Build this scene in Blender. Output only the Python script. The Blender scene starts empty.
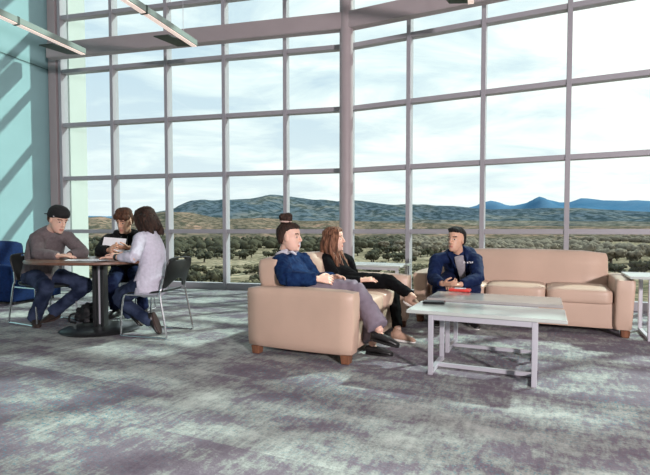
import bpy, bmesh, math, random
import numpy as np
from mathutils import Vector, Matrix, noise
random.seed(7)
rng = np.random.default_rng(7)
sc = bpy.context.scene
COL = sc.collection
V = Vector
VOX = 1.0
PI = math.pi

# ------------------------------------------------------------------ camera
F, HC, PITCH, SHY = 480.0, 1.02, math.radians(2.1), 10.6
cam_d = bpy.data.cameras.new('camera'); cam = bpy.data.objects.new('camera', cam_d); COL.objects.link(cam)
cam.location = (0, 0, HC); cam.rotation_euler = (PI/2 - PITCH, 0, 0)
cam_d.sensor_width = 36; cam_d.lens = F/650*36; cam_d.shift_y = SHY/650; cam_d.clip_end = 30000
sc.camera = cam
def ray(px, py):
    cx = (px-325)/F; cy = (237.5-py+SHY)/F
    c, s = math.cos(PITCH), math.sin(PITCH)
    return V((cx, c+cy*s, -s+cy*c))
def at(px, py, y):
    d = ray(px, py); return V((0, 0, HC)) + d*(y/d.y)
def onh(px, py, h=0.0):
    d = ray(px, py); return V((0, 0, HC)) + d*((h-HC)/d.z)
def reach(p, L, px, py, near=True):
    """the point on a sight line at limb length L from joint p"""
    o = V((0, 0, HC)); d = ray(px, py).normalized()
    b = d.dot(o-p); c = (o-p).length_squared-L*L
    disc = b*b-c
    t = -b if disc < 0 else (-b-math.sqrt(disc) if near else -b+math.sqrt(disc))
    q = o+d*t
    if disc < 0: q = p+(q-p).normalized()*L
    return q

# ------------------------------------------------------------------ helpers
def tag(o, label=None, cat=None, group=None, kind=None):
    if label: o['label'] = label
    if cat: o['category'] = cat
    if group: o['group'] = group
    if kind: o['kind'] = kind
    return o
def empty(name, loc=(0, 0, 0), rz=0.0, parent=None):
    o = bpy.data.objects.new(name, None); COL.objects.link(o)
    o.location = loc; o.rotation_euler = (0, 0, rz); o.empty_display_size = .1
    if parent: o.parent = parent
    return o
def link(name, me, mat=None, parent=None, smooth=True, angle=None):
    o = bpy.data.objects.new(name, me); COL.objects.link(o)
    if mat is not None:
        me.materials.clear(); me.materials.append(mat)
    if smooth:
        me.polygons.foreach_set('use_smooth', [True]*len(me.polygons))
        if angle: me.set_sharp_from_angle(angle=math.radians(angle))
    if parent: o.parent = parent
    return o
def copy_tree(o, parent=None):
    c = o.copy(); COL.objects.link(c); c.parent = parent
    for ch in o.children: copy_tree(ch, c)
    return c

class MB:
    """collects closed pieces into one mesh"""
    def __init__(s): s.v = []; s.f = []
    def add(s, vs, fs):
        n = len(s.v); s.v += [V(v) for v in vs]; s.f += [tuple(i+n for i in f) for f in fs]
    def box(s, c, d, M=None, bev=0, seg=2, taper=None):
        bm = bmesh.new(); bmesh.ops.create_cube(bm, size=1)
        for v in bm.verts: v.co = V((v.co.x*d[0], v.co.y*d[1], v.co.z*d[2]))
        if taper: taper(bm)
        if bev: bmesh.ops.bevel(bm, geom=bm.edges[:], offset=bev, segments=seg, profile=.5, affect='EDGES')
        bm.verts.index_update()
        vs = [v.co.copy() for v in bm.verts]
        if M is not None: vs = [M @ v for v in vs]
        vs = [v+V(c) for v in vs]
        s.add(vs, [[v.index for v in f.verts] for f in bm.faces]); bm.free(); return s
    def ell(s, c, r, M=None, n=16, m=10):
        vs = []; fs = []
        for i in range(1, m):
            t = PI*i/m
            for j in range(n):
                a = 2*PI*j/n; vs.append(V((r[0]*math.sin(t)*math.cos(a), r[1]*math.sin(t)*math.sin(a), r[2]*math.cos(t))))
        top = len(vs); vs += [V((0, 0, r[2])), V((0, 0, -r[2]))]
        for i in range(m-2):
            for j in range(n):
                k = (j+1) % n; fs.append((i*n+j, (i+1)*n+j, (i+1)*n+k, i*n+k))
        for j in range(n):
            k = (j+1) % n; fs.append((top, j, k)); fs.append((top+1, (m-2)*n+k, (m-2)*n+j))
        if M is not None: vs = [M @ v for v in vs]
        s.add([v+V(c) for v in vs], fs); return s
    def tube(s, pts, rad, side=None, n=12, sub=3, cap=.5, smooth=True):
        """lofted limb; rad = r or (across, thick); side = vector or list of vectors the 'across' axis follows"""
        pts = [V(p) for p in pts]; k = len(pts)
        rad = [(r, r) if not isinstance(r, (tuple, list)) else tuple(r) for r in (rad if isinstance(rad, list) else [rad]*k)]
        if side is None: sides = None
        else: sides = [V(x) for x in side] if isinstance(side, list) else [V(side)]*k
        P = []; R = []; S = []
        def cr(a, b, c, d, t):
            return .5*((2*b)+(c-a)*t+(2*a-5*b+4*c-d)*t*t+(3*b-a-3*c+d)*t**3)
        for i in range(k-1):
            for q in range(sub if smooth else 1):
                t = q/(sub if smooth else 1)
                i0, i2, i3 = max(i-1, 0), i+1, min(i+2, k-1)
                P.append(cr(pts[i0], pts[i], pts[i2], pts[i3], t) if smooth else pts[i].copy())
                R.append((rad[i][0]*(1-t)+rad[i2][0]*t, rad[i][1]*(1-t)+rad[i2][1]*t))
                if sides: S.append(sides[i].lerp(sides[i2], t))
        P.append(pts[-1]); R.append(rad[-1])
        if sides: S.append(sides[-1])
        N = len(P); T = []
        for i in range(N):
            t = P[min(i+1, N-1)]-P[max(i-1, 0)]; T.append(t.normalized() if t.length > 1e-9 else V((0, 0, 1)))
        vs = []; fs = []; prev = None
        def ring(c, a, b, sx, sy):
            for j in range(n):
                q = 2*PI*j/n; vs.append(c+sx*(a*math.cos(q))+sy*(b*math.sin(q)))
        rings = []
        for i in range(N):
            if sides: sx = S[i]-T[i]*S[i].dot(T[i])
            elif prev is None:
                h = V((0, 0, 1)) if abs(T[i].z) < .9 else V((1, 0, 0)); sx = h-T[i]*h.dot(T[i])
            else: sx = prev-T[i]*prev.dot(T[i])
            sx.normalize(); prev = sx; rings.append((P[i], R[i], T[i], sx, T[i].cross(sx)))
        seq = []
        if cap:
            c, r, t, sx, sy = rings[0]; m = min(r)*cap
            seq.append((c-t*m*.8, (r[0]*.6, r[1]*.6), t, sx, sy))
        seq += rings
        if cap:
            c, r, t, sx, sy = rings[-1]; m = min(r)*cap
            seq.append((c+t*m*.8, (r[0]*.6, r[1]*.6), t, sx, sy))
        for c, r, t, sx, sy in seq: ring(c, r[0], r[1], sx, sy)
        for i in range(len(seq)-1):
            for j in range(n):
                q = (j+1) % n; fs.append((i*n+j, i*n+q, (i+1)*n+q, (i+1)*n+j))
        a = len(vs); m0 = min(seq[0][1])*cap*.4; m1 = min(seq[-1][1])*cap*.4
        vs += [seq[0][0]-seq[0][2]*m0, seq[-1][0]+seq[-1][2]*m1]
        for j in range(n):
            q = (j+1) % n; fs.append((a, q, j)); fs.append((a+1, (len(seq)-1)*n+j, (len(seq)-1)*n+q))
        s.add(vs, fs); return s
    def loft(s, rings):
        """closed loft through rings of equal point count"""
        n = len(rings[0]); vs = [V(p) for r in rings for p in r]; fs = []
        for i in range(len(rings)-1):
            for j in range(n):
                q = (j+1) % n; fs.append((i*n+j, i*n+q, (i+1)*n+q, (i+1)*n+j))
        fs.append(tuple(range(n-1, -1, -1))); fs.append(tuple((len(rings)-1)*n+j for j in range(n)))
        s.add(vs, fs); return s
    def xform(s, M):
        s.v = [M @ v for v in s.v]; return s
    def mesh(s, name='m'):
        me = bpy.data.meshes.new(name); me.from_pydata([tuple(v) for v in s.v], [], s.f)
        bm = bmesh.new(); bm.from_mesh(me); bmesh.ops.recalc_face_normals(bm, faces=bm.faces[:]); bm.to_mesh(me); bm.free()
        me.update(); return me
    def build(s, name, mat, parent=None, smooth=True, angle=40):
        return link(name, s.mesh(name), mat, parent, smooth, angle)
    def fuse(s, name, mat, parent=None, voxel=.008, it=4, wrinkle=0.0, wscale=9.0, wz=1.7):
        """one continuous skin round all pieces"""
        me = s.mesh(name); o = bpy.data.objects.new(name, me); COL.objects.link(o)
        r = o.modifiers.new('r', 'REMESH'); r.mode = 'VOXEL'; r.voxel_size = voxel*VOX
        if it:
            m = o.modifiers.new('s', 'SMOOTH'); m.factor = .5; m.iterations = it
        dg = bpy.context.evaluated_depsgraph_get()
        new = bpy.data.meshes.new_from_object(o.evaluated_get(dg))
        o.modifiers.clear(); o.data = new; bpy.data.meshes.remove(me); new.name = name
        if wrinkle:
            off = V((random.random()*50, 0, 0))
            for v in new.vertices:
                p = v.co*wscale+off
                q = V((p.x, p.y, p.z*wz))
                v.co += v.normal*wrinkle*(abs(noise.noise(q))*2-.6+.5*noise.noise(q*2.3))
        new.materials.clear()
        for mm in (mat if isinstance(mat, list) else [mat]): new.materials.append(mm)
        new.polygons.foreach_set('use_smooth', [True]*len(new.polygons))
        if parent: o.parent = parent
        return o

# ------------------------------------------------------------------ materials
def nodes(name):
    m = bpy.data.materials.new(name); m.use_nodes = True
    return m, m.node_tree.nodes, m.node_tree.links, m.node_tree.nodes['Principled BSDF']
def mat(name, col, rough=.6, metal=0., var=0., vscale=8., bump=0., bscale=60., col2=None, spec=.5, sheen=0., stretch=None, sss=0.):
    m, N, L, b = nodes(name)
    b.inputs['Base Color'].default_value = (*col, 1); b.inputs['Roughness'].default_value = rough
    b.inputs['Metallic'].default_value = metal; b.inputs['Specular IOR Level'].default_value = spec
    if sheen: b.inputs['Sheen Weight'].default_value = sheen
    if sss:
        b.inputs['Subsurface Weight'].default_value = sss; b.inputs['Subsurface Radius'].default_value = (.01, .004, .002)
    tc = N.new('ShaderNodeTexCoord'); src = tc.outputs['Object']
    if stretch:
        mp = N.new('ShaderNodeMapping'); mp.inputs['Scale'].default_value = stretch; L.new(src, mp.inputs['Vector']); src = mp.outputs['Vector']
    if var or col2:
        n = N.new('ShaderNodeTexNoise'); n.inputs['Scale'].default_value = vscale; n.inputs['Detail'].default_value = 5
        L.new(src, n.inputs['Vector'])
        r = N.new('ShaderNodeValToRGB'); r.color_ramp.elements[0].position = .35; r.color_ramp.elements[1].position = .65
        c2 = col2 or tuple(min(1, c*(1+var)) for c in col); c1 = col if col2 else tuple(c*(1-var) for c in col)
        r.color_ramp.elements[0].color = (*c1, 1); r.color_ramp.elements[1].color = (*c2, 1)
        L.new(n.outputs['Fac'], r.inputs['Fac']); L.new(r.outputs['Color'], b.inputs['Base Color'])
    if bump:
        n = N.new('ShaderNodeTexNoise'); n.inputs['Scale'].default_value = bscale; n.inputs['Detail'].default_value = 3
        L.new(src, n.inputs['Vector'])
        q = N.new('ShaderNodeBump'); q.inputs['Strength'].default_value = bump; q.inputs['Distance'].default_value = .01
        L.new(n.outputs['Fac'], q.inputs['Height']); L.new(q.outputs['Normal'], b.inputs['Normal'])
    return m
def emis(name, col, k):
    m, N, L, b = nodes(name)
    b.inputs['Base Color'].default_value = (*col, 1); b.inputs['Emission Color'].default_value = (*col, 1); b.inputs['Emission Strength'].default_value = k
    return m
M = {}
M['teal'] = mat('teal_paint', (.30, .49, .515), .75, var=.03, vscale=2)
M['outwall'] = mat('outer_wall_paint', (.52, .555, .525), .8, var=.03, vscale=1)
M['alu'] = mat('mullion_aluminium', (.36, .34, .37), .45, spec=.4)
M['steel'] = mat('painted_steel', (.40, .335, .345), .5, var=.03, vscale=3)
M['ceil'] = mat('ceiling_paint', (.7, .7, .7), .9, var=.03, vscale=2)
M['leather'] = mat('tan_leather', (.55, .39, .30), .42, var=.05, vscale=3, bump=.12, bscale=120)
M['wood_leg'] = mat('brown_wood', (.20, .085, .045), .4, var=.25, vscale=6, stretch=(8, 8, 1))
M['lam'] = mat('pale_laminate', (.50, .53, .50), .16, var=.04, vscale=4)
M['lam2'] = mat('reflection_tinted_laminate', (.37, .35, .335), .14, var=.08, vscale=4)  # pale laminate with the sofa's brown reflection blended into its colour
M['silver'] = mat('silver_paint', (.56, .55, .60), .35, metal=.3)
M['chrome'] = mat('chrome', (.75, .75, .77), .14, metal=1.)
M['black'] = mat('black_plastic', (.012, .013, .013), .32)
M['blackm'] = mat('black_metal', (.02, .021, .022), .3)
M['tabletop'] = mat('brown_table_laminate', (.17, .085, .055), .3, var=.15, vscale=5, stretch=(1, 8, 1))
M['blue'] = mat('blue_upholstery', (.003, .017, .075), .85, var=.2, vscale=30, bump=.2, bscale=150, spec=.2)
M['paper'] = mat('white_paper', (.86, .87, .9), .8, var=.02)
M['bag'] = mat('black_nylon', (.01, .01, .012), .6, var=.3, vscale=20, bump=.3)
M['red'] = mat('red_cover', (.65, .05, .04), .4, var=.15, vscale=30)
M['dark'] = mat('black_glass', (.01, .01, .012), .12)
M['skin'] = mat('skin', (.66, .39, .28), .5, var=.06, vscale=18, sss=.12)
M['skin_pale'] = mat('pale_skin', (.74, .47, .365), .5, var=.06, vscale=18, sss=.12)
M['skin_warm'] = mat('warm_skin', (.62, .36, .25), .5, var=.06, vscale=18, sss=.12)
M['lip'] = mat('lip', (.48, .17, .14), .45)
M['eyew'] = mat('eye_white', (.7, .68, .66), .3)
M['eyed'] = mat('eye_dark', (.02, .014, .01), .2)
def hairmat(n, c, c2): return mat(n, c, .6, col2=c2, vscale=10, bump=.5, bscale=45, stretch=(6, 6, .8), spec=.25)
M['h_brown'] = hairmat('brown_hair', (.045, .02, .011), (.12, .055, .03))
M['h_dark'] = hairmat('dark_brown_hair', (.012, .007, .005), (.05, .024, .016))
M['h_black'] = hairmat('black_hair', (.006, .006, .006), (.022, .02, .02))
M['h_long'] = hairmat('chestnut_hair', (.05, .02, .012), (.30, .14, .08))
M['sweater'] = mat('grey_sweater', (.155, .13, .135), .9, var=.12, vscale=60, bump=.25, bscale=150, spec=.2)
M['hoodie'] = mat('black_hoodie', (.010, .010, .011), .9, bump=.25, bscale=90, spec=.2)
M['print'] = mat('grey_print', (.11, .13, .12), .8)
M['lav'] = mat('pale_lavender_knit', (.56, .54, .63), .9, var=.06, vscale=50, bump=.2, bscale=120)
M['denim'] = mat('blue_denim', (.012, .019, .045), .9, col2=(.050, .068, .125), vscale=7, bump=.25, bscale=130, spec=.15)
M['denim_d'] = mat('dark_denim', (.005, .009, .032), .9, col2=(.012, .020, .062), vscale=7, bump=.25, bscale=130, spec=.15)
M['fleece'] = mat('navy_fleece', (.003, .014, .060), .9, col2=(.010, .035, .105), vscale=22, bump=.4, bscale=80, spec=.15)
M['collar'] = mat('pale_grey_lining', (.52, .50, .55), .9, var=.08, vscale=40)
M['navy'] = mat('navy_jacket', (.003, .010, .046), .8, col2=(.006, .018, .068), vscale=15, bump=.2, bscale=60, spec=.2)
M['tee'] = mat('grey_tee', (.30, .28, .30), .9, var=.08, vscale=30)
M['slacks'] = mat('grey_trousers', (.20, .165, .205), .85, var=.08, vscale=20, bump=.15, bscale=120)
M['blackcloth'] = mat('black_cloth', (.005, .005, .006), .95, bump=.2, bscale=80, spec=.12)
M['shoe_b'] = mat('black_leather', (.012, .011, .011), .35)
M['shoe_br'] = mat('brown_suede', (.030, .018, .014), .7, var=.35, vscale=25)
M['shoe_tan'] = mat('tan_canvas', (.40, .25, .18), .75, var=.12, vscale=25)
M['boot'] = mat('brown_leather', (.17, .075, .05), .5, var=.2, vscale=12)
M['sole'] = mat('white_rubber', (.75, .72, .68), .6)
M['sole_d'] = mat('brown_rubber', (.06, .035, .03), .7)
M['cap'] = mat('black_cap_cloth', (.008, .008, .009), .85, bump=.2)
M['white'] = mat('white_thread', (.85, .85, .88), .7)
M['band'] = mat('pink_band', (.6, .42, .36), .7)
M['fixture'] = mat('grey_green_fixture', (.24, .30, .27), .4)
M['plate'] = mat('dark_green_plate', (.03, .045, .035), .5)
M['lens'] = emis('lamp_lens', (1.0, .78, .70), .55)

def carpet():
    m, N, L, b = nodes('carpet_tiles')
    tc = N.new('ShaderNodeTexCoord'); mp = N.new('ShaderNodeMapping'); mp.inputs['Rotation'].default_value = (0, 0, math.radians(25))
    L.new(tc.outputs['Object'], mp.inputs['Vector']); P = mp.outputs['Vector']
    def noi(scale, st, det=4, rough=.6, w=None):
        q = N.new('ShaderNodeMapping'); q.inputs['Scale'].default_value = st; L.new(P, q.inputs['Vector'])
        n = N.new('ShaderNodeTexNoise'); n.inputs['Scale'].default_value = scale; n.inputs['Detail'].default_value = det; n.inputs['Roughness'].default_value = rough
        L.new(q.outputs['Vector'], n.inputs['Vector']); return n.outputs['Fac']
    def mth(op, a, c, cl=False):
        n = N.new('ShaderNodeMath'); n.operation = op; n.use_clamp = cl
        for i, x in enumerate((a, c)):
            if isinstance(x, (int, float)): n.inputs[i].default_value = x
            else: L.new(x, n.inputs[i])
        return n.outputs[0]
    br = N.new('ShaderNodeTexBrick'); br.inputs['Scale'].default_value = 1; br.inputs['Brick Width'].default_value = .92; br.inputs['Row Height'].default_value = .46
    br.inputs['Mortar Size'].default_value = 0.0; br.inputs['Color1'].default_value = (0, 0, 0, 1); br.inputs['Color2'].default_value = (1, 1, 1, 1); br.offset = .5
    L.new(P, br.inputs['Vector'])
    blot = noi(2.3, (1, 1.6, 1), 8, .72); fine = noi(28, (1, .28, 1), 3, .7); spk = noi(75, (1, 1, 1), 2, .6)
    f = mth('ADD', mth('MULTIPLY', blot, 1.7), mth('MULTIPLY', br.outputs['Color'], .22))
    f = mth('ADD', f, mth('MULTIPLY', fine, .75)); f = mth('ADD', f, mth('MULTIPLY', spk, .30))
    r = N.new('ShaderNodeValToRGB'); e = r.color_ramp.elements
    e[0].position = .0; e[0].color = (.145, .112, .145, 1); e[1].position = 1; e[1].color = (.50, .505, .48, 1)
    x = e.new(.45); x.color = (.215, .178, .212, 1); x = e.new(.62); x.color = (.30, .305, .295, 1)
    L.new(mth('MULTIPLY', mth('SUBTRACT', f, 1.06), 1.32, True), r.inputs['Fac'])
    # blue green flecks in the pile
    fl = N.new('ShaderNodeTexNoise'); fl.inputs['Scale'].default_value = 60; fl.inputs['Detail'].default_value = 1; L.new(P, fl.inputs['Vector'])
    zone = noi(.9, (1, 1, 1), 2); k = mth('MULTIPLY', mth('GREATER_THAN', fl.outputs['Fac'], .62), mth('MULTIPLY', mth('SUBTRACT', zone, .38, True), 3.2, True))
    mx = N.new('ShaderNodeMix'); mx.data_type = 'RGBA'; L.new(k, mx.inputs['Factor']); L.new(r.outputs['Color'], mx.inputs['A']); mx.inputs['B'].default_value = (.07, .25, .31, 1)
    L.new(mx.outputs['Result'], b.inputs['Base Color']); b.inputs['Roughness'].default_value = .95; b.inputs['Specular IOR Level'].default_value = .15
    bp = N.new('ShaderNodeBump'); bp.inputs['Strength'].default_value = .5; bp.inputs['Distance'].default_value = .006
    L.new(spk, bp.inputs['Height']); L.new(bp.outputs['Normal'], b.inputs['Normal'])
    return m
M['carpet'] = carpet()
def glass():
    m, N, L, b = nodes('window_glass'); out = N['Material Output']; N.remove(b)
    t = N.new('ShaderNodeBsdfTransparent'); t.inputs['Color'].default_value = (.94, .985, .97, 1)
    g = N.new('ShaderNodeBsdfGlossy'); g.inputs['Roughness'].default_value = .0; g.inputs['Color'].default_value = (.9, 1, .97, 1)
    fr = N.new('ShaderNodeFresnel'); fr.inputs['IOR'].default_value = 1.35
    x = N.new('ShaderNodeMixShader'); ge = N.new('ShaderNodeNewGeometry'); iv = N.new('ShaderNodeMath'); iv.operation = 'MULTIPLY_ADD'; iv.inputs[1].default_value = -1; iv.inputs[2].default_value = 1; L.new(ge.outputs['Backfacing'], iv.inputs[0])
    ml = N.new('ShaderNodeMath'); ml.operation = 'MULTIPLY'; L.new(iv.outputs[0], ml.inputs[0]); L.new(fr.outputs[0], ml.inputs[1]); L.new(ml.outputs[0], x.inputs['Fac']); L.new(t.outputs[0], x.inputs[1]); L.new(g.outputs[0], x.inputs[2])
    L.new(x.outputs[0], out.inputs['Surface']); return m
M['glass'] = glass()

# ------------------------------------------------------------------ the room
A = V((-4.905, 9.09, 0)); B0 = V((.42, 7.83, 0)); DL = (B0-A).normalized(); DR = V((.8997, -.4363, 0)).normalized()
NL = V((DL.y, -DL.x, 0)); NR = V((DR.y, -DR.x, 0))          # pointing into the room
WD = V((.296, .955, 0)).normalized(); CEIL = 7.25
RAILS = [.05]+[1.005+.988*i for i in range(7)]
ang = lambda d: math.atan2(d.y, d.x)
CORNER = V((-5.16, 9.20, 0))
REND = B0+DR*11.9
back = [REND, V((REND.x-2, -7, 0)), CORNER-WD*17]
pts = [CORNER+V((-.1, .1, 0)), A+V((0, .1, 0)), B0+V((.03, .1, 0)), REND+V((.1, 0, 0)), back[1], back[2]]
def slab(name, z0, z1, m):
    mb = MB(); mb.loft([[V((p.x, p.y, z0)) for p in pts], [V((p.x, p.y, z1)) for p in pts]])
    return tag(mb.build(name, m, smooth=False), kind='structure')
slab('floor', -.25, 0, M['carpet']); slab('ceiling', CEIL, CEIL+.2, M['ceil'])
mb = MB()
p0, p1 = CORNER+V((-.02, 0, 0)), CORNER-WD*17; off = V((-WD.y, WD.x, 0))*.2
mb.loft([[V((p.x, p.y, z)) for p in (p0, p1, p1+off, p0+off)] for z in (0, CEIL)])
wl = tag(mb.build('wall_left', M['teal'], smooth=False), kind='structure')
# wall panel joints: shallow reveal strips of the panel system
for zz in (4.03, 6.04):
    mb = MB(); c = (p0+p1)/2; mb.box((c.x, c.y, zz), ((p1-p0).length, .006, .006), Matrix.Rotation(ang(WD), 4, 'Z'))
    mb.build('panel_joint', M['plate'], wl, smooth=False)
mb = MB(); c = CORNER+V((.10, -.06, 0)); mb.box((c.x, c.y, CEIL/2), (.17, .2, CEIL), Matrix.Rotation(ang(DL), 4, 'Z'), .008)
tag(mb.build('trim_1', M['steel'], smooth=False), kind='structure')
mb = MB(); q0 = CORNER+V((.19, .24, 0)); q1 = q0+WD*.42; mb.loft([[V((p.x, p.y, z)) for p in (q0, q1, q1+off*3, q0+off*3)] for z in (-4, CEIL+1)])
ow = tag(mb.build('wall_outer', M['outwall'], smooth=False), kind='structure')

M['plaster'] = mat('grey_plaster', (.42, .41, .42), .9, var=.03, vscale=2)
def plain_wall(name, a, b):
    mb = MB(); d = (b-a).normalized(); o_ = V((d.y, -d.x, 0))*-.2
    mb.loft([[V((q.x, q.y, z)) for q in (a, b, b-o_, a-o_)] for z in (0, CEIL)]); tag(mb.build(name, M['plaster'], smooth=False), kind='structure')
plain_wall('wall_back', back[2], back[1]); plain_wall('wall_right', back[1], back[0])

def mullion(p, d, parent):
    mb = MB(); mb.box((p.x, p.y, CEIL/2), (.062, .17, CEIL), Matrix.Rotation(ang(d), 4, 'Z'), .004, 1)
    return mb.build('mullion', M['alu'], parent, smooth=False)
wn = 0
def bay(a, b, d, first=True):
    global wn; wn += 1
    root = empty('window_%d' % wn, (0, 0, 0)); tag(root, kind='structure'); L = (b-a).length; c = (a+b)/2; R = Matrix.Rotation(ang(d), 4, 'Z')
    for i, h in enumerate(RAILS):
        mb = MB(); mb.box((c.x, c.y, h), (L, .13, .07 if i else .12), R, .004, 1); mb.build('rail', M['alu'], root, smooth=False)
        if i+1 < len(RAILS):
            h2 = RAILS[i+1]; mb = MB(); mb.box((c.x, c.y, (h+h2)/2), (L, .012, h2-h), R); mb.build('pane', M['glass'], root, smooth=False)
    if first: mullion(a, d, root)
for i in range(5): bay(A+DL*(1.094*i), A+DL*(1.094*(i+1)), DL)
stops = [0, .97]+[.97+1.085*k for k in range(1, 11)]
for i in range(len(stops)-1): bay(B0+DR*stops[i], B0+DR*stops[i+1], DR)
# curved steel beam and its round column
COLP = V((.33, 7.52, 0))
def beam(name, a, b):
    mb = MB(); c = (a+b)/2; d = b-a
    mb.box((c.x, c.y, 4.235), (d.length, .16, .255), Matrix.Rotation(ang(d), 4, 'Z'), .012, 1)
    return tag(mb.build(name, M['steel'], smooth=False), kind='structure')
beam('trim_2', COLP-DL*5.45, COLP); beam('trim_3', COLP, COLP+DR*11)
mb = MB(); mb.tube([V((COLP.x, COLP.y, 0)), V((COLP.x, COLP.y, CEIL))], .105, n=32, cap=0, smooth=False)
tag(mb.build('column', M['steel']), kind='structure')

def pendant(E, length, label):
    r = empty('pendant_light', E); d = -WD; R = Matrix.Rotation(ang(d), 4, 'Z')
    c = d*(length/2)
    mb = MB(); mb.box((c.x, c.y, .035), (length, .085, .085), R, .004, 1); mb.build('housing', M['fixture'], r, smooth=False)
    mb = MB(); mb.box((c.x, c.y, -.012), (length-.02, .07, .012), R, .002, 1); mb.build('lens', M['lens'], r, smooth=False)
    for k in range(1, int(length/1.15)+1):
        q = d*(1.15*k); mb = MB(); mb.box((q.x, q.y, .03), (.03, .092, .105), R); mb.build('joint_band', M['plate'], r, smooth=False)
    mb = MB(); P = [V((-.02, 0, 0)), V((-.26, .01, 0)), V((-.49, -.35, 0)), V((-.26, -.40, 0))]
    mb.loft([[p+V((0, 0, -.004)) for p in P], [p+V((0, 0, .01)) for p in P]]); mb.build('end_plate', M['plate'], r, smooth=False)
    for t in (.3, length-.4):
        q = d*t; mb = MB(); mb.tube([V((q.x, q.y, .07)), V((q.x, q.y, CEIL-E[2]))], .004, n=6, cap=0, smooth=False); mb.build('cable', M['silver'], r)
    tag(r, label, 'ceiling light', 'pendant lights')
pendant(onh(84, 54, 3.75), 3.6, 'suspended linear light beside the teal wall, its end plate almost touching the wall')
pendant(onh(195, 46, 3.75), 3.6, 'suspended linear light between the teal wall and the round column')
pendant(onh(471, 3, 3.75), 3.6, 'suspended linear light right of the round column, mostly out of the frame')

# ------------------------------------------------------------------ sofas
def rbox(c, d, bev, puff=0., M_=None, taper=None):
    """soft upholstered block"""
    bm = bmesh.new(); bmesh.ops.create_cube(bm, size=1)
    bmesh.ops.subdivide_edges(bm, edges=bm.edges[:], cuts=7, use_grid_fill=True)
    for v in bm.verts:
        x, y, z = v.co*2
        p = V((x*d[0]/2, y*d[1]/2, z*d[2]/2))
        q = V((max(-d[0]/2+bev, min(d[0]/2-bev, p.x)), max(-d[1]/2+bev, min(d[1]/2-bev, p.y)), max(-d[2]/2+bev, min(d[2]/2-bev, p.z))))
        e = p-q
        if e.length > 1e-6: p = q+e.normalized()*min(bev, max(abs(e.x), abs(e.y), abs(e.z)))
        if puff:
            p += V((puff*.3*x*(1-y*y)*(1-z*z), puff*.3*y*(1-x*x)*(1-z*z), puff*z*(1-x*x)*(1-y*y)))
        if taper: p = taper(p, (x, y, z))
        v.co = p
    vs = [v.co.copy() for v in bm.verts]; bm.verts.index_update(); fs = [[v.index for v in f.verts] for f in bm.faces]; bm.free()
    if M_ is not None: vs = [M_ @ v for v in vs]
    mb = MB(); mb.add([v+V(c) for v in vs], fs); return mb
def sofa(name, corner, a, Lg, D, seats, label, legs_wood=True):
    """local: x along the front from the left (seen from the front), y to the back, z up; origin on the front-left corner"""
    r = empty(name, corner, a); aw, ah, sh, bh = .175, .556, .43, .79
    def flare(s):
        def t(p, n):
            k = (p.z+ah/2-.04)/ah
            return V((p.x+(s*.028*k if n[0]*s > 0 else s*.004*k), p.y-.022*k*(1 if n[1] < 0 else .3), p.z))
        return t
    rbox((Lg/2, D*.5, .20), (Lg-.1, D-.08, .26), .02).build('base', M['leather'], r, angle=60)
    for s, x in ((-1, aw/2), (1, Lg-aw/2)):
        ar = rbox((x, D*.5, .07+(ah-.07)/2), (aw-.02, D, ah-.07), .028, .012, taper=flare(s)).build('arm', M['leather'], r, angle=70)
        mb = MB(); xx = x+s*(aw/2-.004)
    w = (Lg-2*aw+.02)/seats
    for i in range(seats):
        rbox((aw-.01+w*(i+.5), .36, .375), (w-.006, .70, .15), .038, .012).build('seat_cushion', M['leather'], r, angle=80)
    def rake(p, n): return V((p.x, p.y+(.13*(p.z+.22)/.44-.03)*(.5-.5*n[1])+.02*(n[0]**2)*(n[2] > 0), p.z-.006*(abs(n[0])**6)*(n[2] > .6)))
    rbox((Lg/2, D-.17, .34+(bh-.34)/2), (Lg-2*aw+.035, .30, bh-.34), .045, .02, taper=rake).build('backrest', M['leather'], r, angle=80)
    rbox((Lg/2, D-.065, .33), (Lg-.30, .10, .44), .03).build('back_panel', M['leather'], r, angle=70)
    for x in (.065, Lg-.065):
        for y in (.065, D-.065):
            mb = MB(); mb.box((x, y, .035), (.08, .08, .07), None, .006, 1, lambda bm: [setattr(v, 'co', V((v.co.x*.82, v.co.y*.82, v.co.z))) for v in bm.verts if v.co.z < 0])
            mb.build('leg', M['wood_leg'], r, smooth=False)
    return tag(r, label, 'sofa')
AL = math.radians(-24.8)
UL = V((math.cos(AL), math.sin(AL), 0)); VL = V((-math.sin(AL), math.cos(AL), 0))
CL = onh(351, 367); LL, DLV = 1.70, .93
# the loveseat faces along +UL: its front-left corner (seen from its front) is the far end
love = sofa('loveseat', CL, math.atan2(VL.y, VL.x), LL, DLV, 2, 'tan leather two-seat sofa seen from its side, two women sitting on it')
AS = math.radians(-24.9)
US = V((math.cos(AS), math.sin(AS), 0)); VS = V((-math.sin(AS), math.cos(AS), 0))
CR = onh(634, 339.5); LS, DS = 2.10, .90
CSL = CR-US*LS
sofa('three_seat_sofa', CSL, AS, LS, DS, 3, 'long tan leather three-seat sofa facing the coffee tables, one man sitting on it')

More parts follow.
